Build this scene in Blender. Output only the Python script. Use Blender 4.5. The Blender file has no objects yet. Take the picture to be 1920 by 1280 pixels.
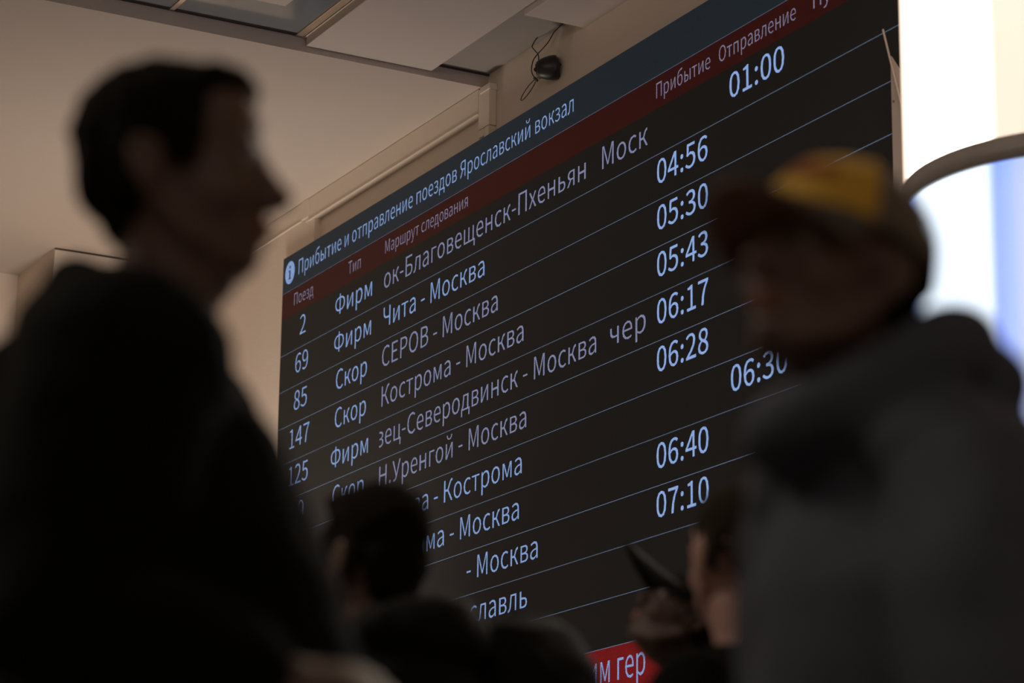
import bpy, bmesh, math, random, os
from mathutils import Vector, Matrix, noise
random.seed(7)
pi = math.pi
S = bpy.context.scene
col = S.collection

# ------------------------------------------------------------------ camera, world, light, exposure
cam = bpy.data.cameras.new('camera')
cam.sensor_width = 36.0
cam.lens = 97.899
cam.clip_start = 0.05
cam.clip_end = 200
cam.dof.use_dof = True
cam.dof.focus_distance = 14.8
cam.dof.aperture_fstop = 2.7
co = bpy.data.objects.new('camera', cam)
col.objects.link(co)
yaw, pitch, roll = -0.49323946, 0.2634192, 0.01276154
Fw = Vector((-math.sin(yaw)*math.cos(pitch), math.cos(yaw)*math.cos(pitch), math.sin(pitch)))
r0 = Vector((math.cos(yaw), math.sin(yaw), 0)); u0 = r0.cross(Fw)
Rw = r0*math.cos(roll) + u0*math.sin(roll)
Uw = -r0*math.sin(roll) + u0*math.cos(roll)
co.matrix_world = Matrix(((Rw.x, Uw.x, -Fw.x, 0), (Rw.y, Uw.y, -Fw.y, 0), (Rw.z, Uw.z, -Fw.z, 0.62), (0, 0, 0, 1)))
S.camera = co

wd = bpy.data.worlds.new('world'); S.world = wd; wd.use_nodes = True
wd.node_tree.nodes['Background'].inputs[0].default_value = (1.0, 0.85, 0.7, 1)
wd.node_tree.nodes['Background'].inputs[1].default_value = 0.02
vs = S.view_settings
vs.view_transform = 'Standard'; vs.look = 'None'; vs.gamma = 1; vs.exposure = 0.0
vs.use_curve_mapping = False

def area(name, loc, target, size, size_y, power, colr):
    l = bpy.data.lights.new(name, 'AREA'); l.shape = 'RECTANGLE'
    l.size = size; l.size_y = size_y; l.energy = power; l.color = colr
    o = bpy.data.objects.new(name, l); col.objects.link(o)
    o.location = loc
    o.rotation_euler = (Vector(target)-Vector(loc)).to_track_quat('-Z', 'Y').to_euler()
    return o
# a lit kiosk low in the hall below the frame, an overhead lamp, two added fills
area('kiosk_glow', (6.10, 15.1, 2.2), (6.95, 16.9, 4.8), 0.9, 0.9, 92, (1.0, 0.86, 0.75))
area('rear_fill', (-2.5, -3.5, 5.6), (2.0, 3.0, 1.2), 1.6, 1.6, 27, (1.0, 0.90, 0.84))  # unseen fill added behind the camera to lift the dark figures
area('side_fill', (0.5, 12.6, 1.6), (6.0, 12.6, 5.8), 3.0, 2.0, 10, (1.0, 0.86, 0.76))  # unseen fill added at the side to brighten wall and ceiling
area('hall_lamp', (-1.5, 6.2, 5.6), (3.0, 5.0, 2.0), 1.4, 1.4, 85, (1.0, 0.84, 0.70))

# ------------------------------------------------------------------ materials
def mat(name, base=(0.5, 0.5, 0.5), rough=0.6, metal=0.0, var=0.0, vscale=8.0, bump=0.0, bscale=40.0, emit=None, estr=0.0, spec=0.5, coat=0.0, sheen=0.0):
    m = bpy.data.materials.new(name); m.use_nodes = True
    nt = m.node_tree; n = nt.nodes; lk = nt.links
    b = n['Principled BSDF']
    b.inputs['Base Color'].default_value = (*base, 1)
    b.inputs['Roughness'].default_value = rough
    b.inputs['Metallic'].default_value = metal
    b.inputs['Specular IOR Level'].default_value = spec
    b.inputs['Coat Weight'].default_value = coat
    b.inputs['Sheen Weight'].default_value = sheen
    tc = n.new('ShaderNodeTexCoord')
    if var > 0:
        t = n.new('ShaderNodeTexNoise'); t.inputs['Scale'].default_value = vscale; t.inputs['Detail'].default_value = 5
        lk.new(tc.outputs['Object'], t.inputs['Vector'])
        mx = n.new('ShaderNodeMix'); mx.data_type = 'RGBA'
        mx.inputs[6].default_value = (*[c*(1-var) for c in base], 1)
        mx.inputs[7].default_value = (*[min(1, c*(1+var)) for c in base], 1)
        lk.new(t.outputs['Fac'], mx.inputs[0]); lk.new(mx.outputs[2], b.inputs['Base Color'])
    if bump > 0:
        t2 = n.new('ShaderNodeTexNoise'); t2.inputs['Scale'].default_value = bscale; t2.inputs['Detail'].default_value = 4
        lk.new(tc.outputs['Object'], t2.inputs['Vector'])
        bp = n.new('ShaderNodeBump'); bp.inputs['Strength'].default_value = bump; bp.inputs['Distance'].default_value = 0.01
        lk.new(t2.outputs['Fac'], bp.inputs['Height']); lk.new(bp.outputs['Normal'], b.inputs['Normal'])
    if emit:
        b.inputs['Emission Color'].default_value = (*emit, 1); b.inputs['Emission Strength'].default_value = estr
    return m

def led(name, base, emit, estr, pitch=0.0045, dark=0.05):
    """surface of the LED wall: a dot grid of emitters, one every 4 mm"""
    m = mat(name, base, 0.6, spec=0.1)
    nt = m.node_tree; n = nt.nodes; lk = nt.links; b = n['Principled BSDF']
    tc = n.new('ShaderNodeTexCoord'); sp = n.new('ShaderNodeSeparateXYZ')
    lk.new(tc.outputs['Object'], sp.inputs[0])
    outs = []
    for ax in ('Y', 'Z'):
        mu = n.new('ShaderNodeMath'); mu.operation = 'MULTIPLY'; mu.inputs[1].default_value = 2*pi/pitch
        lk.new(sp.outputs[ax], mu.inputs[0])
        c = n.new('ShaderNodeMath'); c.operation = 'COSINE'; lk.new(mu.outputs[0], c.inputs[0])
        a = n.new('ShaderNodeMath'); a.operation = 'MULTIPLY_ADD'; a.inputs[1].default_value = 0.5; a.inputs[2].default_value = 0.5
        lk.new(c.outputs[0], a.inputs[0]); outs.append(a)
    p = n.new('ShaderNodeMath'); p.operation = 'MULTIPLY'
    lk.new(outs[0].outputs[0], p.inputs[0]); lk.new(outs[1].outputs[0], p.inputs[1])
    q = n.new('ShaderNodeMath'); q.operation = 'MULTIPLY_ADD'
    q.inputs[1].default_value = estr*(1-dark)*4; q.inputs[2].default_value = estr*dark
    lk.new(p.outputs[0], q.inputs[0])
    mxc = n.new('ShaderNodeMix'); mxc.data_type = 'RGBA'
    mxc.inputs[6].default_value = (*[c*0.55 for c in base], 1); mxc.inputs[7].default_value = (*[c*2.4 for c in base], 1)
    lk.new(p.outputs[0], mxc.inputs[0]); lk.new(mxc.outputs[2], b.inputs['Base Color'])
    b.inputs['Emission Color'].default_value = (*emit, 1)
    lk.new(q.outputs[0], b.inputs['Emission Strength'])
    return m

M = {}
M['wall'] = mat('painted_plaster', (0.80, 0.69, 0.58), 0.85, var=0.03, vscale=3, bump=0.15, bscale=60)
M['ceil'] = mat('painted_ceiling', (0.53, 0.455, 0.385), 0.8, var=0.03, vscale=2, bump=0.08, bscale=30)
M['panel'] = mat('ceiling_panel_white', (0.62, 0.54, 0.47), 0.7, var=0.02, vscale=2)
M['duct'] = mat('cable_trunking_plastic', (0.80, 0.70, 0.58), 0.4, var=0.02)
M['recess'] = mat('recess_shade_board', (0.33, 0.30, 0.265), 0.6, var=0.12, vscale=1.5)  # darker grey stands in for the shade inside the recess
M['dark_gap'] = mat('dark_joint', (0.06, 0.045, 0.035), 0.9)
M['glass'] = mat('diffuser_glass', (0.22, 0.24, 0.24), 0.12, spec=0.8)
M['alu'] = mat('brushed_aluminium', (0.62, 0.50, 0.38), 0.35, metal=0.8, var=0.1, vscale=40)
M['floor'] = mat('granite_floor', (0.20, 0.17, 0.15), 0.35, var=0.25, vscale=30)
M['floor2'] = mat('granite_floor_light', (0.28, 0.25, 0.22), 0.35, var=0.25, vscale=30)
M['board_body'] = mat('board_housing_black', (0.02, 0.02, 0.02), 0.5)
M['board'] = led('led_black_face', (0.022, 0.0215, 0.021), (0.05, 0.046, 0.042), 0.08)
M['title'] = led('led_slate_band', (0.022, 0.020, 0.018), (0.10, 0.17, 0.24), 0.080)
M['header'] = led('led_dark_red_band', (0.022, 0.018, 0.014), (0.60, 0.05, 0.045), 0.038)
M['banner'] = led('led_bright_red_band', (0.022, 0.018, 0.014), (0.80, 0.018, 0.03), 0.17)
M['txt'] = led('led_blue_white_letters', (0.02, 0.02, 0.02), (0.30, 0.46, 0.84), 0.66)
M['txt_time'] = led('led_bright_blue_figures', (0.02, 0.02, 0.02), (0.30, 0.46, 0.84), 0.80)
M['txt2'] = led('led_lavender_letters', (0.02, 0.02, 0.02), (0.33, 0.36, 0.58), 0.56)
M['txt3'] = led('led_pale_header_letters', (0.02, 0.02, 0.02), (0.42, 0.38, 0.58), 0.42)
M['line'] = led('led_thin_row_line', (0.02, 0.02, 0.02), (0.30, 0.42, 0.66), 0.28)
M['black_plastic'] = mat('black_plastic', (0.018, 0.017, 0.016), 0.4)
M['lens'] = mat('lens_glass', (0.01, 0.01, 0.012), 0.08)
M['cable'] = mat('black_cable', (0.012, 0.011, 0.010), 0.5)
M['brass'] = mat('brass_connector', (0.16, 0.12, 0.06), 0.35, metal=0.8)
M['ring'] = mat('grey_metal_ring', (0.30, 0.27, 0.25), 0.5, metal=0.0, var=0.08, vscale=12)
M['bracket'] = mat('cream_metal_bracket', (0.70, 0.60, 0.50), 0.5)
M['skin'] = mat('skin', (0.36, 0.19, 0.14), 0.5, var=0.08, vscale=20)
M['skin_dim'] = mat('dimmed_skin', (0.14, 0.083, 0.062), 0.55, var=0.08, vscale=20)  # skin tone lowered to put the dim light on faces into the colour
M['skin_shade'] = mat('shaded_skin', (0.055, 0.026, 0.018), 0.6, var=0.08, vscale=20)  # darkest skin copy, holds the shade on a face turned from the light
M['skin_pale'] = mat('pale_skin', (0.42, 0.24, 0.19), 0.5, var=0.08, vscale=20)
M['eye'] = mat('eye_white', (0.30, 0.28, 0.26), 0.2)
M['iris'] = mat('dark_iris', (0.03, 0.02, 0.015), 0.1)
M['lip'] = mat('lips', (0.26, 0.09, 0.07), 0.5)
M['hair'] = mat('dark_brown_hair', (0.012, 0.009, 0.006), 0.95, spec=0.1, var=0.4, vscale=60, bump=0.8, bscale=200)
M['hair2'] = mat('brown_hair', (0.030, 0.022, 0.014), 0.9, spec=0.15, var=0.4, vscale=60, bump=0.8, bscale=200)
M['black_cloth'] = mat('black_jacket_cloth', (0.006, 0.006, 0.0055), 0.95, spec=0.1, var=0.3, vscale=12, bump=0.6, bscale=14)
M['black_nylon'] = mat('black_nylon', (0.006, 0.006, 0.006), 0.75, spec=0.15, var=0.3, vscale=12, bump=0.5, bscale=18)
M['grey_cloth'] = mat('charcoal_cloth', (0.094, 0.101, 0.126), 0.95, spec=0.15, var=0.25, vscale=10, bump=0.6, bscale=12)
M['trouser'] = mat('dark_trouser_cloth', (0.012, 0.012, 0.015), 0.9)
M['shoe'] = mat('black_shoe_leather', (0.012, 0.011, 0.010), 0.4)
M['yellow'] = mat('yellow_cap_cloth', (0.78, 0.46, 0.05), 0.8, var=0.12, vscale=14)
M['capgrey'] = mat('brown_grey_cap_mesh', (0.17, 0.14, 0.105), 0.85, var=0.2, vscale=60)
M['brim'] = mat('dark_cap_brim', (0.09, 0.08, 0.07), 0.8)
M['brim_under'] = mat('brown_brim_underside', (0.22, 0.11, 0.08), 0.85)
M['red_print'] = mat('faded_red_cap_print', (0.38, 0.10, 0.03), 0.8)
M['patch'] = mat('beige_patch', (0.45, 0.36, 0.28), 0.7)
M['grey_metal'] = mat('grey_buckle', (0.16, 0.17, 0.19), 0.4)

# ------------------------------------------------------------------ helpers
def tag(o, label=None, cat=None, group=None, kind=None):
    if label: o['label'] = label
    if cat: o['category'] = cat
    if group: o['group'] = group
    if kind: o['kind'] = kind
    return o

def link(name, me, m=None, parent=None, smooth=False):
    o = bpy.data.objects.new(name, me); col.objects.link(o)
    if m is not None: me.materials.append(m)
    if parent is not None: o.parent = parent
    if smooth:
        for p in me.polygons: p.use_smooth = True
    return o

def empty(name, loc, rz=0.0):
    o = bpy.data.objects.new(name, None); col.objects.link(o); o.location = loc; o.rotation_euler = (0, 0, rz)
    o.empty_display_size = 0.1
    return o

class MB:
    def __init__(s): s.v = []; s.f = []
    def add(s, vs_, fs):
        k = len(s.v); s.v += [Vector(v) for v in vs_]; s.f += [tuple(i+k for i in f) for f in fs]; return s
    def box(s, a, b):
        x0, y0, z0 = a; x1, y1, z1 = b
        return s.add([(x0,y0,z0),(x1,y0,z0),(x1,y1,z0),(x0,y1,z0),(x0,y0,z1),(x1,y0,z1),(x1,y1,z1),(x0,y1,z1)],
                     [(3,2,1,0),(4,5,6,7),(0,1,5,4),(1,2,6,5),(2,3,7,6),(3,0,4,7)])
    def ell(s, c, r, rot=None, nu=20, nv=12):
        vs_ = [Vector((0,0,-1))]
        for j in range(1, nv):
            t = -pi/2 + pi*j/nv
            for i in range(nu):
                a = 2*pi*i/nu; vs_.append(Vector((math.cos(a)*math.cos(t), math.sin(a)*math.cos(t), math.sin(t))))
        vs_.append(Vector((0,0,1)))
        fs = []
        for i in range(nu):
            k = (i+1) % nu
            fs.append((0, 1+k, 1+i))
            for j in range(nv-2): fs.append((1+j*nu+i, 1+j*nu+k, 1+(j+1)*nu+k, 1+(j+1)*nu+i))
            fs.append((1+(nv-2)*nu+i, 1+(nv-2)*nu+k, len(vs_)-1))
        r = Vector(r)
        out = []
        for v in vs_:
            p = Vector((v.x*r.x, v.y*r.y, v.z*r.z))
            if rot is not None: p = rot @ p
            out.append(p + Vector(c))
        return s.add(out, fs)
    def tube(s, pts, rad, n=12, cap=True, close=False):
        """tube through pts; rad a number, list, or list of (rx,ry) oriented to keep 'side' roughly horizontal"""
        pts = [Vector(p) for p in pts]; m = len(pts)
        if not isinstance(rad, (list, tuple)): rad = [rad]*m
        rings = []; prev = None
        for i, p in enumerate(pts):
            if close: d = pts[(i+1) % m]-pts[i-1]
            else: d = pts[min(i+1, m-1)]-pts[max(i-1, 0)]
            d.normalize()
            if prev is None:
                a = d.cross(Vector((0,0,1)))
                if a.length < 0.1: a = Vector((0,1,0)) - d*d.y
            else: a = prev - d*prev.dot(d)
            a.normalize(); prev = a; b = d.cross(a)
            rr = rad[i]; ra, rb = (rr if isinstance(rr, (list, tuple)) else (rr, rr))
            rings.append([p + a*math.cos(2*pi*k/n)*ra + b*math.sin(2*pi*k/n)*rb for k in range(n)])
        vs_ = [v for r in rings for v in r]; fs = []
        for i in range(m if close else m-1):
            j = (i+1) % m
            for k in range(n):
                l = (k+1) % n; fs.append((i*n+k, i*n+l, j*n+l, j*n+k))
        if cap and not close: fs += [tuple(range(n-1, -1, -1)), tuple((m-1)*n+k for k in range(n))]
        return s.add(vs_, fs)
    def limb(s, pts, rad, n=14):
        """tube with round ends"""
        s.tube(pts, rad, n)
        for p, r in ((pts[0], rad[0]), (pts[-1], rad[-1])):
            r = max(r) if isinstance(r, (list, tuple)) else r
            s.ell(p, (r, r, r), None, 12, 8)
        return s
    def loft(s, secs, n=28):
        """secs: (center, rx, ry) horizontal ellipses bottom to top"""
        vs_ = []; fs = []
        for c, rx, ry in secs:
            for k in range(n):
                a = 2*pi*k/n; vs_.append(Vector(c)+Vector((rx*math.cos(a), ry*math.sin(a), 0)))
        for i in range(len(secs)-1):
            for k in range(n):
                l = (k+1) % n; fs.append((i*n+k, i*n+l, (i+1)*n+l, (i+1)*n+k))
        fs += [tuple(range(n-1, -1, -1)), tuple((len(secs)-1)*n+k for k in range(n))]
        return s.add(vs_, fs)
    def xf(s, mtx, i0=0):
        for i in range(i0, len(s.v)): s.v[i] = mtx @ s.v[i]
        return s
    def mesh(s, name):
        me = bpy.data.meshes.new(name); me.from_pydata([tuple(v) for v in s.v], [], s.f); me.update(); return me
    def build(s, name, m=None, parent=None, smooth=False):
        return link(name, s.mesh(name), m, parent, smooth)
    def remesh(s, name, m, parent, voxel=0.008, smooth_it=3, wr=None):
        """fuse everything into one continuous skin"""
        me = s.mesh(name)
        bm = bmesh.new(); bm.from_mesh(me); bmesh.ops.recalc_face_normals(bm, faces=bm.faces); bm.to_mesh(me); bm.free()
        t = bpy.data.objects.new('tmp', me); col.objects.link(t)
        md = t.modifiers.new('r', 'REMESH'); md.mode = 'VOXEL'; md.voxel_size = voxel
        if smooth_it:
            ms = t.modifiers.new('s', 'SMOOTH'); ms.factor = 0.5; ms.iterations = smooth_it
        bpy.context.view_layer.update()
        dg = bpy.context.evaluated_depsgraph_get()
        me2 = bpy.data.meshes.new_from_object(t.evaluated_get(dg))
        bpy.data.objects.remove(t); bpy.data.meshes.remove(me)
        me2.name = name
        if wr:
            amp, sc = wr
            n_v = len(me2.vertices); cs = [0.0]*(3*n_v); ns = [0.0]*(3*n_v)
            me2.vertices.foreach_get('co', cs); me2.vertex_normals.foreach_get('vector', ns)
            for i in range(0, 3*n_v, 3):
                p_ = Vector(cs[i:i+3])*sc
                q = (noise.noise(p_) + 0.5*noise.noise(p_*2.3))*amp
                cs[i] += ns[i]*q; cs[i+1] += ns[i+1]*q; cs[i+2] += ns[i+2]*q
            me2.vertices.foreach_set('co', cs); me2.update()
        me2.materials.clear()
        return link(name, me2, m, parent, True)

def bevel(o, w, seg=2):
    bm = bmesh.new(); bm.from_mesh(o.data)
    bmesh.ops.bevel(bm, geom=bm.edges[:], offset=w, segments=seg, affect='EDGES', profile=0.5)
    bm.to_mesh(o.data); bm.free(); return o

# ------------------------------------------------------------------ the room
WX = 7.08           # wall the board hangs on
ZL, ZU, ZP = 6.25, 6.335, 6.28
YR = 13.5           # riser between lower and upper ceiling
def struct(name, mb, m, label=None):
    o = mb.build(name, m); tag(o, label, None, None, 'structure'); return o
struct('wall_right', MB().box((WX, -5.2, 0), (WX+0.3, 19.0, 6.6)), M['wall'], 'beige plaster wall behind the departure board')
struct('wall_back', MB().box((-9.3, 18.62, 0), (WX, 18.9, 6.6)), M['wall'], 'beige plaster wall at the far end')
struct('wall_left', MB().box((-9.6, -5.2, 0), (-9.3, 18.9, 6.6)), M['wall'])
struct('wall_front', MB().box((-9.6, -5.4, 0), (WX+0.3, -5.2, 6.6)), M['wall'])
# floor of large tiles
fl = struct('floor', MB().box((-9.6, -5.4, -0.3), (WX+0.3, 18.9, -0.01)), M['floor'], 'dark granite hall floor')
tile_me = MB().box((-0.897, -0.897, -0.01), (0.897, 0.897, 0.0)).mesh('tile'); tile_me.materials.append(M['floor'])
tile_me2 = MB().box((-0.897, -0.897, -0.01), (0.897, 0.897, 0.0)).mesh('tile'); tile_me2.materials.append(M['floor2'])
for i in range(9):
    for j in range(13):
        x = -8.4+1.8*i; y = -4.3+1.8*j
        if x+0.9 > WX or y+0.9 > 18.6: continue
        o = bpy.data.objects.new('tile', tile_me if (i+j) % 2 else tile_me2); col.objects.link(o); o.location = (x, y, 0); o.parent = fl
# lower ceiling, riser, upper ceiling
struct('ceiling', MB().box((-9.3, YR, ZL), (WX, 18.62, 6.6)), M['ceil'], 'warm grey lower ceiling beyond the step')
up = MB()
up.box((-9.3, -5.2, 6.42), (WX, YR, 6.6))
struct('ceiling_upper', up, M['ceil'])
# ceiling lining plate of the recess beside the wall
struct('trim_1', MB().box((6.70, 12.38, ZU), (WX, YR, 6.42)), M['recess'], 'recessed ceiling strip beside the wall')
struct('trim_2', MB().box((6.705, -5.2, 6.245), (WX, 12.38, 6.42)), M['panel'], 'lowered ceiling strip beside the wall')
struct('trim_3', MB().box((6.70, YR-0.012, 6.325), (WX, YR-0.001, ZU)), M['dark_gap'])
# lowered boxed panels
cp = empty('ceiling_panel', (5.91, 12.0, ZP))
tag(cp, 'long cream boxed panel hung below the upper ceiling', 'ceiling panel')
bevel(MB().box((0, -5.0, 0.0), (0.79, 1.482, 0.14)).build('panel_box', M['panel'], cp), 0.004)
MB().box((-0.012, -5.0, 0.050), (-0.001, 1.49, 0.14)).build('edge_strip', M['duct'], cp)
# glazed light fitting left of it
lf = empty('ceiling_light', (5.0, 12.5, ZU))
tag(lf, 'unlit glazed ceiling light with metal bars, at top left beside the boxed panel', 'ceiling light')
for (xa, xb) in ((-0.62, 0.085), (0.115, 0.845), (-1.35, -0.65)):
    MB().box((xa, -1.4, 0.004), (xb, 0.965, 0.012)).build('glass_pane', M['glass'], lf)
for xa in (-0.65, 0.085):
    bevel(MB().box((xa, -1.4, -0.004), (xa+0.03, 0.985, 0.02)).build('bar', M['alu'], lf), 0.002)
bevel(MB().box((0.845, -1.4, -0.006), (0.892, 0.985, 0.02)).build('bar', M['alu'], lf), 0.003)
MB().box((-1.35, 0.965, -0.002), (0.89, 0.99, 0.02)).build('end_bar', M['dark_gap'], lf)
MB().box((0.20, 0.30, -0.001), (0.62, 0.62, 0.003)).build('reflection_plate', M['panel'], lf)  # beige plate added to imitate a reflection in the glass
# left part of the upper ceiling beyond the fitting
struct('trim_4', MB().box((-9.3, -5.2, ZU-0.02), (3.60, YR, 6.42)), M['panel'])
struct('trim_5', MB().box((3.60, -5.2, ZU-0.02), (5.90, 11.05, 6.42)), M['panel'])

# pier by the far wall
p = struct('pillar', MB().box((5.97, 17.83, 0), (WX, 18.62, ZL)), M['wall'], 'square plastered pier at the far end of the wall')
MB().box((5.968, 17.824, ZL-0.012), (WX, 17.83, ZL)).build('shadow_joint', M['dark_gap'], p)
# thin wall cladding left of the board
struct('trim_6', MB().box((WX-0.045, 15.815, 0), (WX, 17.83, 6.115)), M['wall'], 'raised plaster cladding left of the board')

# cable trunking
ct = empty('cable_trunking', (WX, 15.0, 6.2)); tag(ct, 'cream plastic cable trunking under the ceiling along the wall, turning down behind the board', 'cable trunking')
D_ = 0.050
def cbox(name, y0, y1, z0, z1, d=D_, m='duct', bv=0.004):
    o = MB().box((-d, y0-15.0, z0-6.2), (-0.001, y1-15.0, z1-6.2)).build(name, M[m], ct)
    if bv: bevel(o, bv)
    return o
cbox('horizontal_run', 13.527, 15.952, 6.094, 6.248)
cbox('horizontal_run', 15.956, 17.82, 6.118, 6.248)
cbox('vertical_run', 13.392, 13.525, 5.990, 6.236)
cbox('vertical_run', 13.394, 13.452, 5.925, 5.987)
cbox('vertical_run', 13.456, 13.523, 5.940, 5.987)
cbox('vertical_run', 13.392, 13.525, 5.30, 5.922)
cbox('corner_cap', 13.384, 13.500, 6.205, 6.243, D_+0.006)
cbox('coupler', 15.91, 16.01, 6.120, 6.250, D_+0.004)
cbox('lower_lip', 13.527, 15.90, 6.090, 6.098, D_+0.006, bv=0.002)
cbox('lower_lip', 16.02, 17.82, 6.116, 6.122, D_+0.006, bv=0.002)

# ------------------------------------------------------------------ departure board
Y0, Y1, ZT, ZB = 16.216, 8.75, 5.906, 2.25
z1, h = 5.2350, 0.245829
board = empty('departure_board', (7.0, 12.5, 4.0)); tag(board, 'huge wall-mounted black LED board listing train arrivals and departures', 'departure board')
def bx(name, ya, yb, za, zb, xf, m, xb=None):
    o = MB().box((xf, min(ya, yb)-12.5, za-4.0), ((xf+0.0008) if xb is None else xb, max(ya, yb)-12.5, zb-4.0)).build(name, M[m], board)
    return o
bx('housing', Y0, Y1, ZB, ZT, 0.0, 'board_body', 0.022)
for y_ in (15.2, 12.4, 10.2): bx('wall_rail', y_, y_-0.06, 2.4, 5.2, 0.023, 'bracket', 0.079)
bx('black_face', Y0-0.002, Y1+0.002, z1-10*h, 5.4843, -0.001, 'board')
bx('black_face', Y0-0.002, Y1+0.002, ZB+0.002, z1-10*h-0.42, -0.001, 'board')
bx('title_band', Y0-0.002, Y1+0.002, 5.6597, ZT-0.001, -0.001, 'title')
bx('header_band', Y0-0.002, Y1+0.002, 5.4843, 5.6597, -0.001, 'header')
bx('message_band', Y0-0.002, Y1+0.002, z1-10*h-0.42, z1-10*h, -0.001, 'banner')
bx('row_line', Y0-0.003, Y1+0.003, 5.6577, 5.6607, -0.0022, 'line')
for k in range(11):
    z = z1-k*h
    bx('row_line', Y0-0.003, Y1+0.003, z-0.0018, z+0.0018, -0.0022, 'line')

font = None
try:
    font = bpy.data.fonts.load(os.path.join(bpy.utils.resource_path('LOCAL'), 'datafiles', 'fonts', 'Noto Sans CJK Regular.woff2'))
except Exception:
    font = None
TXT = {}
def make_texts(items):
    """all letter meshes in one evaluation of the scene"""
    obs = []
    for body, wt in items:
        c = bpy.data.curves.new('t', 'FONT'); c.body = body
        if font: c.font = font
        c.resolution_u = 3; c.offset = wt
        o = bpy.data.objects.new('t', c); col.objects.link(o); obs.append((body, wt, o, c))
    bpy.context.view_layer.update()
    dg = bpy.context.evaluated_depsgraph_get()
    for body, wt, o, c in obs: TXT[(body, wt)] = bpy.data.meshes.new_from_object(o.evaluated_get(dg))
    for body, wt, o, c in obs:
        bpy.data.objects.remove(o); bpy.data.curves.remove(c)
def text_mesh(body, wt=0.0): return TXT[(body, wt)].copy()
def bounds(me):
    xs = [v.co.x for v in me.vertices]; ys = [v.co.y for v in me.vertices]
    return min(xs), max(xs), min(ys), max(ys)
LINES = []
WT_ = -0.002 if font else 0.0
make_texts([(t_, 0.001) for t_ in ('01:00', '04:56', '05:30', '05:43', '06:17', '06:28', '06:30', '06:40', '07:10')]+[('Н', 0.0), ('04:56', 0.0)]+[(t_, WT_) for t_ in ['Прибытие и отправление поездов Ярославский вокзал', 'Поезд', 'Тип', 'Маршрут следования', 'Прибытие', 'Отправление', 'Путь', '2', '69', '85', '147', '125', '99', 'Фирм', 'Скор',
    'ок-Благовещенск-Пхеньян', 'Моск', 'Чита - Москва', 'СЕРОВ - Москва', 'Кострома - Москва', 'зец-Северодвинск - Москва', 'чер', 'Н.Уренгой - Москва', 'Москва - Кострома', 'Кинешма - Москва', '- Москва', 'Ярославль',
    'им гер']])
CAPH = bounds(text_mesh('Н'))[3]
_b = bounds(text_mesh('04:56')); W5 = _b[1]-_b[0]
XS = 0.479/(W5/CAPH*0.126)     # horizontal stretch that makes "04:56" as wide as on the board
def put(name, body, zb, cap, yl=None, yr=None, yc=None, m='txt', parent=None, fit=True, clip=None, x=-0.0034, xs=None, wt=0.0):
    """letters standing on height zb; yl / yr = left and right end on the wall (left is larger y)"""
    me = text_mesh(body, 0.001 if wt else WT_)
    a, b, _, _ = bounds(me); s = cap/CAPH; sx = s*(xs or XS)
    if yl is not None and yr is not None: sx = (yl-yr)/(b-a)
    if yl is None and yr is not None: yl = yr + (b-a)*sx
    if yl is None: yl = yc + (b-a)*sx/2
    for v in me.vertices:
        v.co = Vector((0, -(v.co.x-a)*sx, v.co.y*s))
    if clip is not None:          # letters running under the edge of their column are cut off there
        bm = bmesh.new(); bm.from_mesh(me)
        bmesh.ops.bisect_plane(bm, geom=bm.verts[:]+bm.edges[:]+bm.faces[:], plane_co=(0, clip-yl, 0), plane_no=(0, 1, 0), clear_outer=True)
        bm.to_mesh(me); bm.free()
    # one part per word: cut the line at its blanks
    iv = sorted((min(me.vertices[i].co.y for i in p_.vertices), max(me.vertices[i].co.y for i in p_.vertices), p_.index) for p_ in me.polygons)
    groups = []
    for lo, hi, i in iv:
        if groups and lo - groups[-1][1] < cap*0.21*(sx/s): groups[-1][1] = max(groups[-1][1], hi); groups[-1][2].append(i)
        else: groups.append([lo, hi, [i]])
    for g in groups:
        used = {}; vv = []; ff = []
        for i in g[2]:
            f_ = []
            for vi in me.polygons[i].vertices:
                if vi not in used: used[vi] = len(vv); vv.append(me.vertices[vi].co.copy())
                f_.append(used[vi])
            ff.append(f_)
        m2 = bpy.data.meshes.new(name); m2.from_pydata([tuple(v) for v in vv], [], ff); m2.update()
        o = link(name, m2, M[m], parent or board)
        o.location = (x, yl-12.5, zb-4.0)
    bpy.data.meshes.remove(me)
put('title_word', 'Прибытие и отправление поездов Ярославский вокзал', 5.735, 0.103, 15.959, 12.347, m='txt')
for n_, b_, l_, r_ in (('column_heading', 'Поезд', 16.015, 15.714), ('column_heading', 'Тип', 15.189, 15.008), ('column_heading', 'Маршрут следования', 14.661, 13.574),
                       ('column_heading', 'Прибытие', 11.49, 10.975), ('column_heading', 'Отправление', 10.896, 10.221)):
    put(n_, b_, 5.538, 0.083, l_, r_, m='txt3')
put('column_heading', 'Путь', 5.538, 0.083, yl=10.076, m='txt3', xs=XS*0.97)
C_ = 0.127
for k, s_ in enumerate(('2', '69', '85', '147', '125', '99')):
    put('train_number', s_, z1-k*h+0.082, C_, yc=15.862)
for k, s_ in enumerate(('Фирм', 'Фирм', 'Скор', 'Скор', 'Фирм', 'Скор')):
    w = 0.534 if s_ == 'Фирм' else 0.448
    put('train_type', s_, z1-k*h+0.080, C_, 15.10+w/2, 15.10-w/2)
R_ = [(0, 'ок-Благовещенск-Пхеньян', 14.666, 12.212), (0, 'Моск', 12.038, 11.574), (1, 'Чита - Москва', 14.661, 13.355), (2, 'СЕРОВ - Москва', 14.667, 13.189),
      (3, 'Кострома - Москва', 14.659, 12.884), (4, 'зец-Северодвинск - Москва', 14.700, 12.091), (4, 'чер', 11.949, 11.594), (5, 'Н.Уренгой - Москва', 14.666, 12.842),
      (6, 'Москва - Кострома', None, 12.887), (7, 'Кинешма - Москва', None, 12.913), (8, '- Москва', None, 12.699), (9, 'Ярославль', None, 12.811)]
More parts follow.
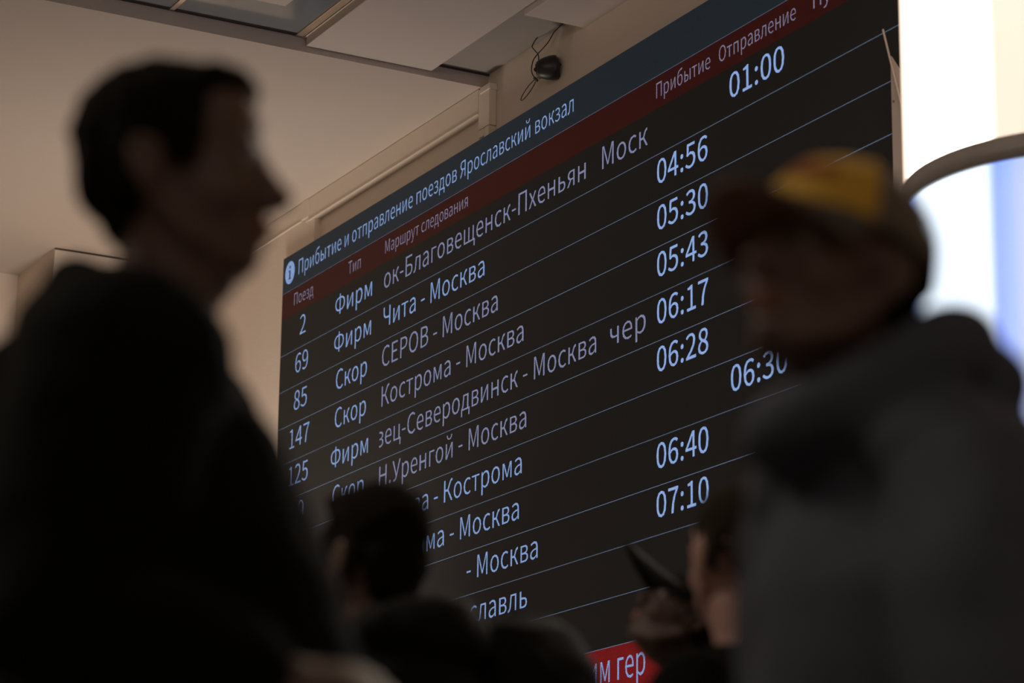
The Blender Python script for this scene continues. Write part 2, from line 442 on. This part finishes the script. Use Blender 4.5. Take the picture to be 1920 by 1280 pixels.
for k, s_, l_, r_ in R_:
    lat = k in (0, 2, 3, 4, 5)
    put('route_word', s_, z1-k*h+0.080, C_, l_, r_, m='txt2' if lat else 'txt', clip=14.676 if k == 4 and l_ and l_ > 14 else None)
for k, s_, l_ in ((0, '01:00', 10.803), (1, '04:56', 11.484), (2, '05:30', 11.484), (3, '05:43', 11.485), (4, '06:17', 11.486), (5, '06:28', 11.488), (6, '06:30', 10.812), (7, '06:40', 11.492), (8, '07:10', 11.493)):
    put('departure_time' if k in (0, 6) else 'arrival_time', s_, z1-k*h+0.085, C_, l_, l_-0.479, m='txt_time', wt=1)
put('message_word', 'им гер', 2.600, 0.150, 12.150, 11.600, m='txt')
# info disc: a light disc with a dark letter i
ic = MB(); n = 40
ic.v = [Vector((0, 0.076*math.cos(2*pi*k/n), 0.077*math.sin(2*pi*k/n))) for k in range(n)]; ic.f = [tuple(range(n-1, -1, -1))]
icon = ic.build('info_disc', M['txt'], board); icon.location = (-0.0034, 16.098-12.5, 5.785-4.0)
ii = MB().box((-0.0004, -0.009, -0.045), (0, 0.009, 0.016)); ii.box((-0.0004, -0.009, 0.030), (0, 0.009, 0.046)); ii.box((-0.0004, 0.0, 0.008), (0, 0.020, 0.017)); ii.box((-0.0004, -0.02, -0.045), (0, 0.02, -0.037))
ii.build('info_letter', M['title'], icon)

# cream bracket plate and rod between board and round column
bk = empty('board_bracket', (6.95, 9.39, 4.6)); tag(bk, 'narrow cream metal strip with a slanting rod beside the lit column', 'bracket')
pl = MB()
ys = (9.414-9.39, 9.30-9.39)
pl.add([(-0.004, ys[0], -1.6), (-0.004, ys[1], -1.6), (-0.004, ys[1], 0.32), (-0.004, ys[0], 0.475),
        (0.004, ys[0], -1.6), (0.004, ys[1], -1.6), (0.004, ys[1], 0.32), (0.004, ys[0], 0.475)],
       [(0, 1, 2, 3), (7, 6, 5, 4), (0, 3, 7, 4), (1, 5, 6, 2), (3, 2, 6, 7), (0, 4, 5, 1)])
pl.build('strip', M['bracket'], bk)
MB().tube([(-0.012, 0.064, 0.612), (-0.012, -0.10, 0.08)], 0.0048, 10).build('rod', M['bracket'], bk)
MB().ell((-0.006, 0.006, 0.256), (0.005, 0.006, 0.006)).build('screw', M['grey_metal'], bk, True)

# ------------------------------------------------------------------ round lit column
cc = (6.142, 7.180); CR = 0.649; RZ = 3.694
colm = empty('lit_column', (cc[0], cc[1], 0)); tag(colm, 'round column wrapped in glowing white panels with a blue-lit lower screen', 'column')
def cyl(name, r0_, r1_, za, zb, m, n=96, arc=None):
    """tube wall with thickness"""
    mb = MB(); a0, a1 = arc or (0, 2*pi); full = arc is None; k = n
    prof = [(r0_, za), (r1_, za), (r1_, zb), (r0_, zb)]
    for i in range(k if full else k+1):
        a = a0+(a1-a0)*i/k
        for r, z in prof: mb.v.append(Vector((r*math.cos(a), r*math.sin(a), z)))
    cnt = k if full else k+1
    for i in range(k):
        j = (i+1) % cnt
        for q in range(4): mb.f.append((i*4+q, j*4+q, j*4+(q+1) % 4, i*4+(q+1) % 4))
    if not full:
        mb.f.append((0, 1, 2, 3)); mb.f.append((k*4+3, k*4+2, k*4+1, k*4))
    return mb.build(name, m, colm, True)
def flat_ok(o):
    for p_ in o.data.polygons: p_.use_smooth = abs(p_.normal.z) < 0.5
# sector materials: lamps inside make wide bright bars with creamier zones between; warm limb fade painted in
def lit_mat(name, stops, strength, interp='EASE'):
    m = mat(name, (0.6, 0.6, 0.6), 0.3)
    nt = m.node_tree; n_ = nt.nodes; lk = nt.links; b = n_['Principled BSDF']
    tc = n_.new('ShaderNodeTexCoord'); sp = n_.new('ShaderNodeSeparateXYZ'); lk.new(tc.outputs['Object'], sp.inputs[0])
    at = n_.new('ShaderNodeMath'); at.operation = 'ARCTAN2'; lk.new(sp.outputs['Y'], at.inputs[0]); lk.new(sp.outputs['X'], at.inputs[1])
    md = n_.new('ShaderNodeMath'); md.operation = 'MULTIPLY_ADD'; md.inputs[1].default_value = 1/(2*pi); md.inputs[2].default_value = 1.0
    lk.new(at.outputs[0], md.inputs[0])
    fr = n_.new('ShaderNodeMath'); fr.operation = 'FRACT'; lk.new(md.outputs[0], fr.inputs[0])
    cr = n_.new('ShaderNodeValToRGB'); cr.color_ramp.interpolation = interp
    els = cr.color_ramp.elements
    els[0].position = stops[0][0]; els[0].color = (*stops[0][1], 1)
    els[1].position = stops[-1][0]; els[1].color = (*stops[-1][1], 1)
    for p_, c_ in stops[1:-1]:
        e = els.new(p_); e.color = (*c_, 1)
    lk.new(fr.outputs[0], cr.inputs[0]); lk.new(cr.outputs[0], b.inputs['Emission Color'])
    b.inputs['Emission Strength'].default_value = strength
    return m, cr, nt
WL_ = (0.115, 0.082, 0.060); WH = (1.0, 0.88, 0.72); CRM = (0.13, 0.100, 0.080)
M['col_white'], _, _ = lit_mat('lit_white_panel', [(0, CRM), (0.30, CRM), (0.405, WL_), (0.425, (0.16, 0.125, 0.10)), (0.445, WH), (0.545, WH), (0.562, CRM), (0.63, CRM), (0.66, WH), (0.75, WH), (0.85, CRM), (1, CRM)], 8.5)
BL = (0.17, 0.30, 0.90); BW = (0.80, 0.95, 1.1); GB = (0.33, 0.42, 0.66)
M['col_blue'], crb, ntb = lit_mat('lit_blue_screen', [(0, BL), (0.36, BL), (0.44, (0.30, 0.45, 1.0)), (0.465, BW), (0.545, BW), (0.560, BL), (0.570, (0.22, 0.36, 0.9)), (0.58, GB), (0.625, GB), (0.66, BW), (0.85, BL), (1, BL)], 1.3)
flat_ok(cyl('upper_panel', CR-0.02, CR-0.004, RZ-0.01, 6.245, M['col_white']))
for o_ in (cyl('ring', CR-0.03, CR+0.004, RZ-0.082, RZ, M['ring']),): flat_ok(o_)
flat_ok(cyl('lower_screen', CR-0.02, CR-0.008, 0.35, RZ-0.075, M['col_blue']))
flat_ok(cyl('plinth', CR-0.02, CR+0.004, 0.0, 0.36, M['ring']))
flat_ok(cyl('core', 0.0, CR-0.04, 0.0, 6.245, M['board_body']))

# ------------------------------------------------------------------ wall speaker / camera with its cables
sc = empty('security_camera', (WX, 12.70, 6.11)); sc.scale = (1.12, 1.12, 1.12); tag(sc, 'small black dome security camera on the wall above the board', 'camera')
ax = Vector((-0.78, 0.50, -0.10)).normalized()
def along(t, off=(0, 0, 0)): return ax*t + Vector(off)
prof = [(0.0, 0.040), (0.0, 0.060), (0.012, 0.062), (0.035, 0.061), (0.065, 0.055), (0.090, 0.046), (0.102, 0.038), (0.104, 0.030)]
MB().tube([along(t) for t, r in prof], [r for t, r in prof], 28).build('body', M['black_plastic'], sc, True)
MB().tube([along(0.1035), along(0.109)], [0.030, 0.027], 24).build('front_ring', M['cable'], sc, True)
MB().ell(along(0.108), (0.012, 0.012, 0.012)).build('lens', M['lens'], sc, True)
MB().tube([along(-0.008), along(0.003)], [0.05, 0.05], 20).build('mount_plate', M['black_plastic'], sc, True)
sc.location = (WX-0.012, 12.655, 6.105)
def smooth_path(pts, n=8):
    pts = [Vector(p_) for p_ in pts]; out = []
    for i in range(len(pts)-1):
        p0 = pts[max(i-1, 0)]; p1 = pts[i]; p2 = pts[i+1]; p3 = pts[min(i+2, len(pts)-1)]
        for k in range(n):
            t = k/n
            out.append(0.5*((2*p1)+(-p0+p2)*t+(2*p0-5*p1+4*p2-p3)*t*t+(-p0+3*p1-3*p2+p3)*t**3))
    out.append(pts[-1]); return out
cb = empty('camera_cable', (WX, 12.75, 6.2)); tag(cb, 'thin black cables looping down the wall to the dome camera', 'cable')
def cable(pts, r=0.0032, name='strand'):
    return MB().tube(smooth_path([(-0.02-dx, y-12.8, z-6.2) for dx, y, z in pts]), r, 8).build(name, M['cable'], cb, True)
cable([(0.0, 12.56, 6.335), (0.01, 12.64, 6.345), (0.02, 12.75, 6.375-0.03), (0.02, 12.86, 6.345), (0.03, 12.93, 6.30), (0.03, 12.90, 6.26), (0.03, 12.86, 6.22), (0.04, 12.84, 6.17), (0.05, 12.84, 6.14)])
cable([(0.0, 12.60, 6.34), (0.015, 12.70, 6.31), (0.02, 12.77, 6.265), (0.03, 12.86, 6.23), (0.04, 12.90, 6.20), (0.04, 12.92, 6.15), (0.04, 12.90, 6.11), (0.04, 12.87, 6.085)])
cable([(0.03, 12.88, 6.09), (0.03, 12.96, 6.075), (0.03, 13.03, 6.045), (0.03, 13.06, 6.018), (0.03, 13.03, 6.010), (0.03, 12.96, 6.030), (0.03, 12.90, 6.062), (0.03, 12.88, 6.085)], 0.0028, 'loop')
cable([(0.03, 12.87, 6.09), (0.04, 12.82, 6.065), (0.04, 12.79, 6.07), (0.04, 12.78, 6.09)], 0.0028, 'loop')
for y_, z_, a_ in ((12.885, 6.085, 0), (12.855, 6.105, 1)):
    MB().tube([(-0.05, y_-12.8-0.012, z_-6.2-0.012+0.01*a_), (-0.05, y_-12.8+0.014, z_-6.2+0.010)], 0.009, 12).build('connector', M['brass'], cb, True)

# ------------------------------------------------------------------ people
def rot_z(a): return Matrix.Rotation(a, 4, 'Z')
def rot_y(a): return Matrix.Rotation(a, 4, 'Y')

def head_parts(mb):
    """head around the eye-line origin, +X forward; 0.24 m from crown to chin"""
    i0 = len(mb.v)
    mb.ell((-.012, 0, .030), (.098, .077, .090))
    mb.ell((.034, 0, -.020), (.058, .062, .085))
    mb.ell((.030, 0, -.072), (.060, .050, .036))
    mb.ell((.070, 0, -.096), (.026, .026, .021))
    mb.ell((.074, 0, -.070), (.022, .030, .024))
    mb.ell((.020, 0, -.098), (.060, .040, .026))
    for s in (-1, 1):
        mb.ell((.060, .036*s, -.036), (.026, .022, .028))
        mb.ell((.080, .026*s, .020), (.014, .026, .009))
        mb.limb([(.074, .016*s, .004), (.0865, .032*s, .0085), (.072, .049*s, .002)], [.006, .0062, .006], 8)
        mb.limb([(.074, .018*s, -.006), (.0845, .032*s, -.0105), (.072, .047*s, -.006)], [.005, .005, .005], 8)
        mb.ell((.106, .010*s, -.041), (.012, .009, .008))
        # jaw line
        mb.limb([(-.005, .062*s, -.045), (.030, .052*s, -.088), (.070, .018*s, -.105)], [.016, .015, .013], 10)
        # ear: shell, rim and lobe
        er = Matrix.Rotation(0.25, 3, 'Y') @ Matrix.Identity(3)
        mb.ell((-.012, .078*s, -.016), (.015, .006, .026), er)
        rim = [(-.012+.016*math.cos(t)-.006*math.sin(t), .085*s, -.014+.026*math.sin(t)) for t in [x*pi/7 for x in range(-2, 9)]]
        mb.limb(rim, [.0050]*len(rim), 8)
        mb.ell((-.006, .080*s, -.040), (.008, .006, .009))
    mb.ell((.048, 0, .048), (.042, .058, .050))
    mb.limb([(.088, 0, .010), (.101, 0, -.014), (.116, 0, -.034)], [.009, .0105, .0125], 10)
    mb.limb([(.092, -.020, -.066), (.100, 0, -.063), (.092, .020, -.066)], [.004, .0065, .004], 8)
    mb.limb([(.090, -.017, -.076), (.097, 0, -.077), (.090, .017, -.076)], [.004, .0070, .004], 8)
    return i0

def hand_parts(mb, wrist, fwd, up_, side, curl=0.5):
    """palm and five fingers; fwd along the hand, up_ = back of the hand, side=+1: thumb on the +cross side"""
    i0 = len(mb.v)
    f = Vector(fwd).normalized(); u = Vector(up_); u = (u-f*u.dot(f)).normalized(); t = u.cross(f)*side
    def P(a, b, c): return Vector(wrist)+f*a+t*b+u*c
    rotm = Matrix((f, t, u)).transposed()
    mb.ell(P(.045, 0, 0), (.055, .042, .015), rotm)
    mb.limb([P(-.03, 0, 0), P(.02, 0, 0)], [.028, .026], 10)
    lens = (.070, .078, .072, .056)
    for k in range(4):
        b0 = .030-.0195*k; L = lens[k]
        p0 = P(.055, b0*.8, 0); p1 = P(.092, b0, 0)
        c1 = curl*.9; c2 = curl*1.7; c3 = curl*2.3
        p2 = p1+(f*math.cos(c1)-u*math.sin(c1))*L*.45
        p3 = p2+(f*math.cos(c2)-u*math.sin(c2))*L*.32
        p4 = p3+(f*math.cos(c3)-u*math.sin(c3))*L*.23
        mb.limb([p0, p1, p2, p3, p4], [.0095, .0095, .0085, .0078, .0068], 8)
    q0 = P(.015, .030, -.004); q1 = P(.045, .055, -.012); q2 = P(.070, .062, -.022); q3 = P(.088, .058, -.032)
    mb.limb([q0, q1, q2, q3], [.014, .012, .0105, .0085], 8)
    return i0

def person(label, head, heading, head_yaw=0.0, head_pitch=0.0, skin='skin', arms=None, neck=(.0, -.09, -.03, -.21), lean=0.0, neck_r=1.0, jowl=False, vox=0.0075, hs=1.0):
    """head = world point between the eyes' level and the ears; feet on z = 0 below it"""
    hz = head[2]; k = hz/1.63
    root = empty('person', (head[0], head[1], 0), heading); tag(root, label, 'person')
    HM = Matrix.Translation((0, 0, hz)) @ rot_z(head_yaw) @ rot_y(-head_pitch) @ Matrix.Scale(hs, 4)
    mb = MB()
    i0 = head_parts(mb)
    if jowl:
        mb.ell((.030, 0, -.100), (.060, .048, .030)); mb.ell((.012, 0, -.125), (.056, .046, .030))
    mb.xf(HM, i0)
    def T(x, y, z): return Vector((x, y, hz+z))
    # neck, torso
    mb.limb([T(neck[0], 0, neck[1]), T((neck[0]+neck[2])/2-.004, 0, (neck[1]+neck[3])/2), T(neck[2], 0, neck[3])], [.056*neck_r, .055*neck_r, .062*neck_r], 16)
    lx = neck[2]+lean
    mb.loft([(T(lx+.01, 0, -.90), .09, .13), (T(lx+.01, 0, -.80), .11, .155), (T(lx+.005, 0, -.66), .10, .135), (T(lx, 0, -.50), .11, .145),
             (T(lx, 0, -.36), .115, .170), (T(lx, 0, -.27), .095, .170), (T(lx, 0, -.22), .06, .11), (T(lx, 0, -.19), .05, .06)])
    arms = arms or {}
    info = {'arms': {}}
    for s in (-1, 1):
        sh = T(lx-.01, .185*s, -.285)
        el, wr, fw, upv = arms.get(s, ((lx-.04, .25*s, -.56), (lx+.03, .235*s, -.80), (.2, -.05*s, -1), (0, s, 0)))
        el = T(*el); wr = T(*wr)
        mb.limb([sh, sh.lerp(el, .5), el], [.056, .048, .038], 12)
        mb.limb([el, el.lerp(wr, .4), wr], [.038, .038, .026], 12)
        hand_parts(mb, wr+(wr-el).normalized()*.025, fw, upv, s if (s, 'flip') not in arms else -s, .45)
        info['arms'][s] = (sh, el, wr)
        hipz = hz-.88; kz = hipz*.53
        hip = Vector((lx+.005, .09*s, hipz)); kn = Vector((lx+.02, .095*s, kz)); an = Vector((lx-.02, .10*s, .085))
        mb.limb([hip, hip.lerp(kn, .5), kn], [.085, .072, .052], 12)
        mb.limb([kn, kn.lerp(an, .35), an], [.050, .052, .034], 12)
        mb.limb([Vector((lx-.045, .10*s, .045)), Vector((lx+.05, .105*s, .040)), Vector((lx+.13, .11*s, .032))], [.035, .034, .026], 10)
        info.setdefault('legs', {})[s] = (hip, kn, an)
    body = mb.remesh('body', M[skin], root, vox, 2)
    for s in (-1, 1):
        e = MB().ell(HM @ Vector((.0790, .0325*s, -.0005)), (.0115, .0120, .0105), None, 14, 10).build('eye', M['eye'], root, True)
        MB().ell(HM @ Vector((.0888, .0325*s, -.0005)), (.0028, .0058, .0058), None, 10, 8).build('iris', M['iris'], e, True)
    lp = MB(); j0 = 0
    lp.limb([(.094, -.019, -.0665), (.1025, 0, -.064), (.094, .019, -.0665)], [.0035, .006, .0035], 8)
    lp.limb([(.092, -.016, -.0755), (.0995, 0, -.077), (.092, .016, -.0755)], [.0035, .0065, .0035], 8)
    lp.xf(HM); lp.build('lips', M['lip'], root, True)
    info.update(root=root, HM=HM, hz=hz, lx=lx, T=T, body=body)
    # trousers and shoes
    tr = MB()
    for s in (-1, 1):
        hip, kn, an = info['legs'][s]
        tr.limb([hip, hip.lerp(kn, .5), kn, kn.lerp(an, .5), an+Vector((0, 0, .02))], [.105, .092, .074, .070, .062], 16)
    tr.loft([(T(lx+.01, 0, -.98), .11, .15), (T(lx+.01, 0, -.86), .125, .175), (T(lx+.01, 0, -.74), .115, .155)])
    tr.remesh('trousers', M['trouser'], root, 0.012, 3, (0.004, 9))
    for s in (-1, 1):
        sh = MB().limb([Vector((lx-.055, .10*s, .048)), Vector((lx+.05, .105*s, .050)), Vector((lx+.16, .115*s, .036))], [.046, .048, .036], 14)
        sh.box((lx-.095, .10*s-.045, 0.0), (lx+.18, .115*s+.045, .018))
        sh.remesh('shoe', M['shoe'], root, 0.008, 2)
    return info

def hair(info, m, blobs, name='hair', amp=.004):
    mb = MB()
    for c, r in blobs: mb.ell(c, r)
    mb.xf(info['HM'])
    return mb.remesh(name, M[m], info['root'], 0.006, 1, (amp, 45))
SHORT = [((-.018, 0, .046), (.099, .081, .084)), ((-.066, 0, -.010), (.044, .064, .060)), ((.040, 0, .096), (.050, .058, .030)),
         ((-.030, -.074, .000), (.026, .010, .050)), ((-.030, .074, .000), (.026, .010, .050)), ((.022, -.072, .020), (.026, .009, .040)), ((.022, .072, .020), (.026, .009, .040))]

def jacket(info, m, torso, sleeve=(.092, .080, .070, .062), extra=None, name='jacket', amp=.010, sc_=6.0, sleeves=True, voxel=.010):
    T = info['T']; mb = MB()
    mb.loft([(T(cx, cy, z), rx, ry) for z, cx, cy, rx, ry in torso])
    if sleeves:
        for s in (-1, 1):
            a, e, w = info['arms'][s]
            mb.limb([a+Vector((0, -.03*s, .0)), a.lerp(e, .5), e, e.lerp(w, .5), w-(w-e).normalized()*.01], [sleeve[0], (sleeve[0]+sleeve[1])/2, sleeve[1], sleeve[2], sleeve[3]], 18)
    if extra: extra(mb, T)
    return mb.remesh(name, M[m], info['root'], voxel, 3, (amp, sc_))

TORSO = [(-.90, -.02, 0, .155, .205), (-.70, -.02, 0, .150, .195), (-.50, -.03, 0, .150, .200), (-.36, -.035, 0, .150, .215), (-.28, -.035, 0, .120, .200), (-.22, -.03, 0, .095, .145), (-.175, -.025, 0, .080, .090)]

# --- man in black jacket, profile to the right, near the camera on the left
R0 = math.radians(-28.45)
a1 = {-1: ((-.06, -.25, -.57), (.13, -.20, -.615), (1, .35, .05), (.1, -.5, .8))}
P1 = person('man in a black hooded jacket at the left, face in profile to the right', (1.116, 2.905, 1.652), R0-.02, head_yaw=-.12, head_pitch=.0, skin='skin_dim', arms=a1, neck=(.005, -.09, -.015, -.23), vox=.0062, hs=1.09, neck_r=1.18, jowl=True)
hair(P1, 'hair', [((-.020, 0, .044), (.100, .082, .084)), ((-.070, 0, .0), (.042, .064, .062)), ((.036, 0, .090), (.050, .058, .030)),
                  ((-.046, 0, -.045), (.036, .050, .045)), ((-.030, -.074, .0), (.026, .010, .052)), ((-.030, .074, .0), (.026, .010, .052)), ((.022, -.072, .020), (.026, .009, .040)), ((.022, .072, .020), (.026, .009, .040))])
def ex1(mb, T):
    # folded hood behind the neck and standing collar
    mb.tube([T(-.070+.075*math.cos(t)*1.0+.03, .095*math.sin(t), -.185-.035*math.cos(t)) for t in [2*pi*k/16 for k in range(16)]], .034, 12, close=True)
    mb.ell(T(-.125, 0, -.205), (.060, .105, .060))
    mb.ell(T(-.10, 0, -.27), (.095, .15, .065))
jacket(P1, 'black_cloth', [(-.95, .04, 0, .225, .25), (-.75, .045, 0, .220, .24), (-.60, .03, 0, .215, .23), (-.50, .01, 0, .200, .225), (-.40, -.02, 0, .185, .22), (-.32, -.045, 0, .178, .21), (-.25, -.075, 0, .150, .18), (-.19, -.06, 0, .095, .11)],
       (.125, .100, .082, .060), ex1)
ph = empty('smartphone', (0, 0, 0)); tag(ph, 'dark smartphone held low by the man in the black jacket at the left', 'phone')

# --- man in yellow cap at the right
def cap(info, front, back, brim, under, pos=(0, 0, 0), tilt=0.0, scale=1.0, logo=True, brim_len=.075, z0=.012, flat=1.0):
    HM = info['HM'] @ Matrix.Translation(pos) @ rot_y(tilt)
    root = info['root']
    cx, rx, ry, rz = -.012, .112*scale, .093*scale, .112*scale*flat
    nu, nv = 48, 12
    def pt(a, t, off=0.0): return Vector((cx+(rx+off)*math.cos(a)*math.cos(t), (ry+off)*math.sin(a)*math.cos(t), z0+(rz+off)*math.sin(t)))
    shell = None
    def sector(name, a0, a1, m, off, parent=None, t0=0.0, t1=pi/2, nu=24):
        mb = MB()
        for lay in (0.0, -.004):
            for j in range(nv+1):
                t = t0+(t1-t0)*j/nv
                for i in range(nu+1):
                    mb.v.append(HM @ pt(a0+(a1-a0)*i/nu, t, off+lay))
        w = nu+1; L = (nv+1)*w
        for j in range(nv):
            for i in range(nu):
                q = j*w+i
                mb.f.append((q, q+1, q+w+1, q+w)); mb.f.append((L+q, L+q+w, L+q+w+1, L+q+1))
        for i in range(nu): mb.f.append((i, L+i, L+i+1, i+1))
        for j in range(nv):
            q = j*w; mb.f.append((q, q+w, L+q+w, L+q)); q = j*w+nu; mb.f.append((q, L+q, L+q+w, q+w))
        return mb.build(name, m, parent or root, True)
    A = math.radians(64)
    crown = sector('cap_crown', A, 2*pi-A, back, .0005, nu=40)
    sector('front_panel', -A, -.01, front, .001, crown); sector('front_panel', .01, A, front, .001, crown)
    MB().ell(HM @ Vector((cx, 0, z0+rz+.003)), (.008, .008, .005)).build('button', front, crown, True)
    # seams
    for a in (0.0, A, -A, pi, A+1.0, -A-1.0):
        MB().tube([HM @ pt(a, t, .0025) for t in [pi/2*k/10 for k in range(11)]], .0016, 6).build('seam', front if abs(a) <= A else back, crown, True)
    # brim: curved plate with thickness
    def brim_mb(th0, th1):
        mb = MB(); n1, n2 = 22, 8
        for lay in (th0, th1):
            for i in range(n1+1):
                a = math.radians(-68+136*i/n1)
                for j in range(n2+1):
                    f_ = j/n2; ext = brim_len*math.cos(a)**.75 if math.cos(a) > 0 else 0
                    x = cx+rx*math.cos(a)+ext*f_; y = ry*math.sin(a)*(1-.04*f_)
                    z = z0+.002-.38*(y*y)/.1*f_*1.1-.010*f_+lay
                    mb.v.append(HM @ Vector((x, y, z)))
        w = n2+1; L = (n1+1)*w
        for i in range(n1):
            for j in range(n2):
                q = i*w+j
                mb.f.append((q, q+w, q+w+1, q+1)); mb.f.append((L+q, L+q+1, L+q+w+1, L+q+w))
            q = i*w+n2; mb.f.append((q, q+w, L+q+w, L+q))
        return mb
    brim_mb(.0045, 0.001).build('brim', brim, crown, True)
    brim_mb(.0008, -.002).build('brim_lining', under, crown, True)
    if logo:
        for a, t, r_ in ((.30, .50, .013), (.52, .52, .011), (.10, .54, .010)):
            c_ = pt(a, t, .003); nrm = Vector((math.cos(a)*math.cos(t)/rx, math.sin(a)*math.cos(t)/ry, math.sin(t)/rz)).normalized()
            q = nrm.to_track_quat('Z', 'Y').to_matrix()
            mb = MB().ell(c_, (r_*1.3, r_, .0016), q, 16, 6); mb.xf(HM); mb.build('red_print', M['red_print'], crown, True)
    return crown

a2 = {1: ((-.02, .27, -.56), (.10, .24, -.78), (.5, -.1, -1), (0, 1, 0))}
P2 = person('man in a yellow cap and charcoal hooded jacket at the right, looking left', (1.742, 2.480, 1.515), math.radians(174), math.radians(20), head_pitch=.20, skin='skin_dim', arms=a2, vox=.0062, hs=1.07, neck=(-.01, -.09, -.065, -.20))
cap(P2, M['yellow'], M['capgrey'], M['brim'], M['brim_under'], (0, 0, .010), -.10, .985)
hair(P2, 'hair', [((-.050, 0, .0), (.058, .074, .055)), ((-.075, 0, -.045), (.028, .050, .035))])
def ex2(mb, T):
    for s in (-1, 1):
        mb.ell(T(-.065, .12*s, -.225), (.10, .10, .07))
    # high folded hood around the neck
    mb.tube([T(-.035+.100*math.cos(t), .110*math.sin(t), -.130-.055*math.cos(t)) for t in [2*pi*k/18 for k in range(18)]], .046, 12, close=True)
    mb.ell(T(-.150, 0, -.135), (.075, .115, .070))
    mb.ell(T(-.14, 0, -.22), (.11, .16, .09))
jacket(P2, 'grey_cloth', [(z, cx-.040, cy, rx, ry) for z, cx, cy, rx, ry in TORSO[:-1]]+[(-.16, -.05, 0, .095, .105), (-.12, -.04, 0, .085, .095)], (.105, .088, .078, .066), ex2, amp=.015, sc_=5.0)

# --- man with short dark hair and a rucksack, lower middle
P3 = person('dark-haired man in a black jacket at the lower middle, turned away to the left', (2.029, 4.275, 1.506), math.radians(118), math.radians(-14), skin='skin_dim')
hair(P3, 'hair', [(c, (r[0]*1.03, r[1]*1.04, r[2]*1.02)) for c, r in SHORT]+[((-.06, 0, -.05), (.04, .055, .045))])
def ex3(mb, T):
    mb.tube([T(-.060+.105*math.cos(t), .110*math.sin(t), -.165-.050*math.cos(t)) for t in [2*pi*k/18 for k in range(18)]], .040, 12, close=True)
    mb.ell(T(-.140, 0, -.150), (.075, .125, .070))
    mb.ell(T(-.10, 0, -.24), (.10, .17, .07))
jacket(P3, 'black_nylon', TORSO, (.105, .088, .078, .066), ex3)
bg = empty('backpack', (2.335, 4.26, 1.240), math.radians(120)); tag(bg, 'black rucksack with a beige patch on the back of the dark-haired man', 'backpack')
mb = MB(); mb.loft([((0, 0, -.28), .085, .15), ((0, 0, -.22), .11, .165), ((0, 0, 0), .12, .170), ((0, 0, .10), .105, .155), ((0, 0, .16), .075, .115), ((0, 0, .185), .035, .06)])
mb.remesh('bag_body', M['black_nylon'], bg, 0.009, 3, (.006, 10))
mb = MB().limb([(-.09, -.09, -.12), (-.11, 0, -.12), (-.09, .09, -.12)], [.05, .06, .05], 14); mb.remesh('front_pocket', M['black_nylon'], bg, 0.009, 2, (.003, 12))
for s in (-1, 1):
    MB().tube(smooth_path([(.10, .08*s, .10), (.16, .10*s, .16), (.22, .11*s, .13)]), [(.006, .022)]*17, 10).build('strap', M['black_cloth'], bg, True)
MB().tube(smooth_path([(.02, -.05, .16), (.02, -.03, .186), (.02, .03, .186), (.02, .05, .16)]), .008, 8).build('carry_handle', M['black_cloth'], bg, True)
bevel(MB().box((-.004, -.032, -.010), (.004, .032, .010)).build('patch', M['patch'], bg), .002).location = (-.148, 0, -.075)
bevel(MB().box((-.012, -.016, -.012), (.012, .016, .012)).build('buckle', M['grey_metal'], bg), .003).location = (-.02, -.09, .135)

# --- man half hidden behind the man in the cap
P4 = person('short-haired man mostly hidden behind the yellow-capped man, one ear showing', (2.665, 4.105, 1.548), math.radians(105), math.radians(-18), skin='skin_pale')
hair(P4, 'hair2', [((-.018, 0, .046), (.098, .080, .083)), ((-.066, 0, .0), (.040, .060, .055)), ((.030, 0, .094), (.050, .054, .028)), ((-.038, -.072, .005), (.024, .010, .050)), ((-.038, .072, .005), (.024, .010, .050))], amp=.003)
jacket(P4, 'black_cloth', TORSO)

# --- person in a black cap looking up at the board
P7 = person('person in a black peaked cap tipped back, looking up left at the board', (3.238, 5.168, 1.628), math.radians(150), head_pitch=.72, skin='skin_shade', hs=1.03)
cap(P7, M['black_nylon'], M['black_nylon'], M['black_nylon'], M['black_nylon'], (0, 0, .012), -.08, 1.0, logo=False, brim_len=.125, flat=.9)
hair(P7, 'hair', [((-.050, 0, .0), (.056, .074, .060)), ((-.070, 0, -.045), (.030, .055, .045)), ((-.01, .07, -.01), (.03, .012, .035)), ((-.01, -.07, -.01), (.03, .012, .035))])
jacket(P7, 'black_cloth', TORSO)

# phone in the near hand of P1
wr = P1['arms'][-1][2]; mw = Matrix.Translation(P1['root'].location) @ rot_z(P1['root'].rotation_euler[2])
pc = mw @ (wr+Vector((.125, .035, -.030)))
ph.location = pc; ph.rotation_euler = (0, -.15, R0+.45)
bevel(MB().box((-.075, -.036, -.004), (.075, .036, .004)).build('phone_body', M['black_plastic'], ph), .003)
MB().box((-.071, -.033, .0041), (.071, .033, .0046)).build('phone_glass', M['lens'], ph)
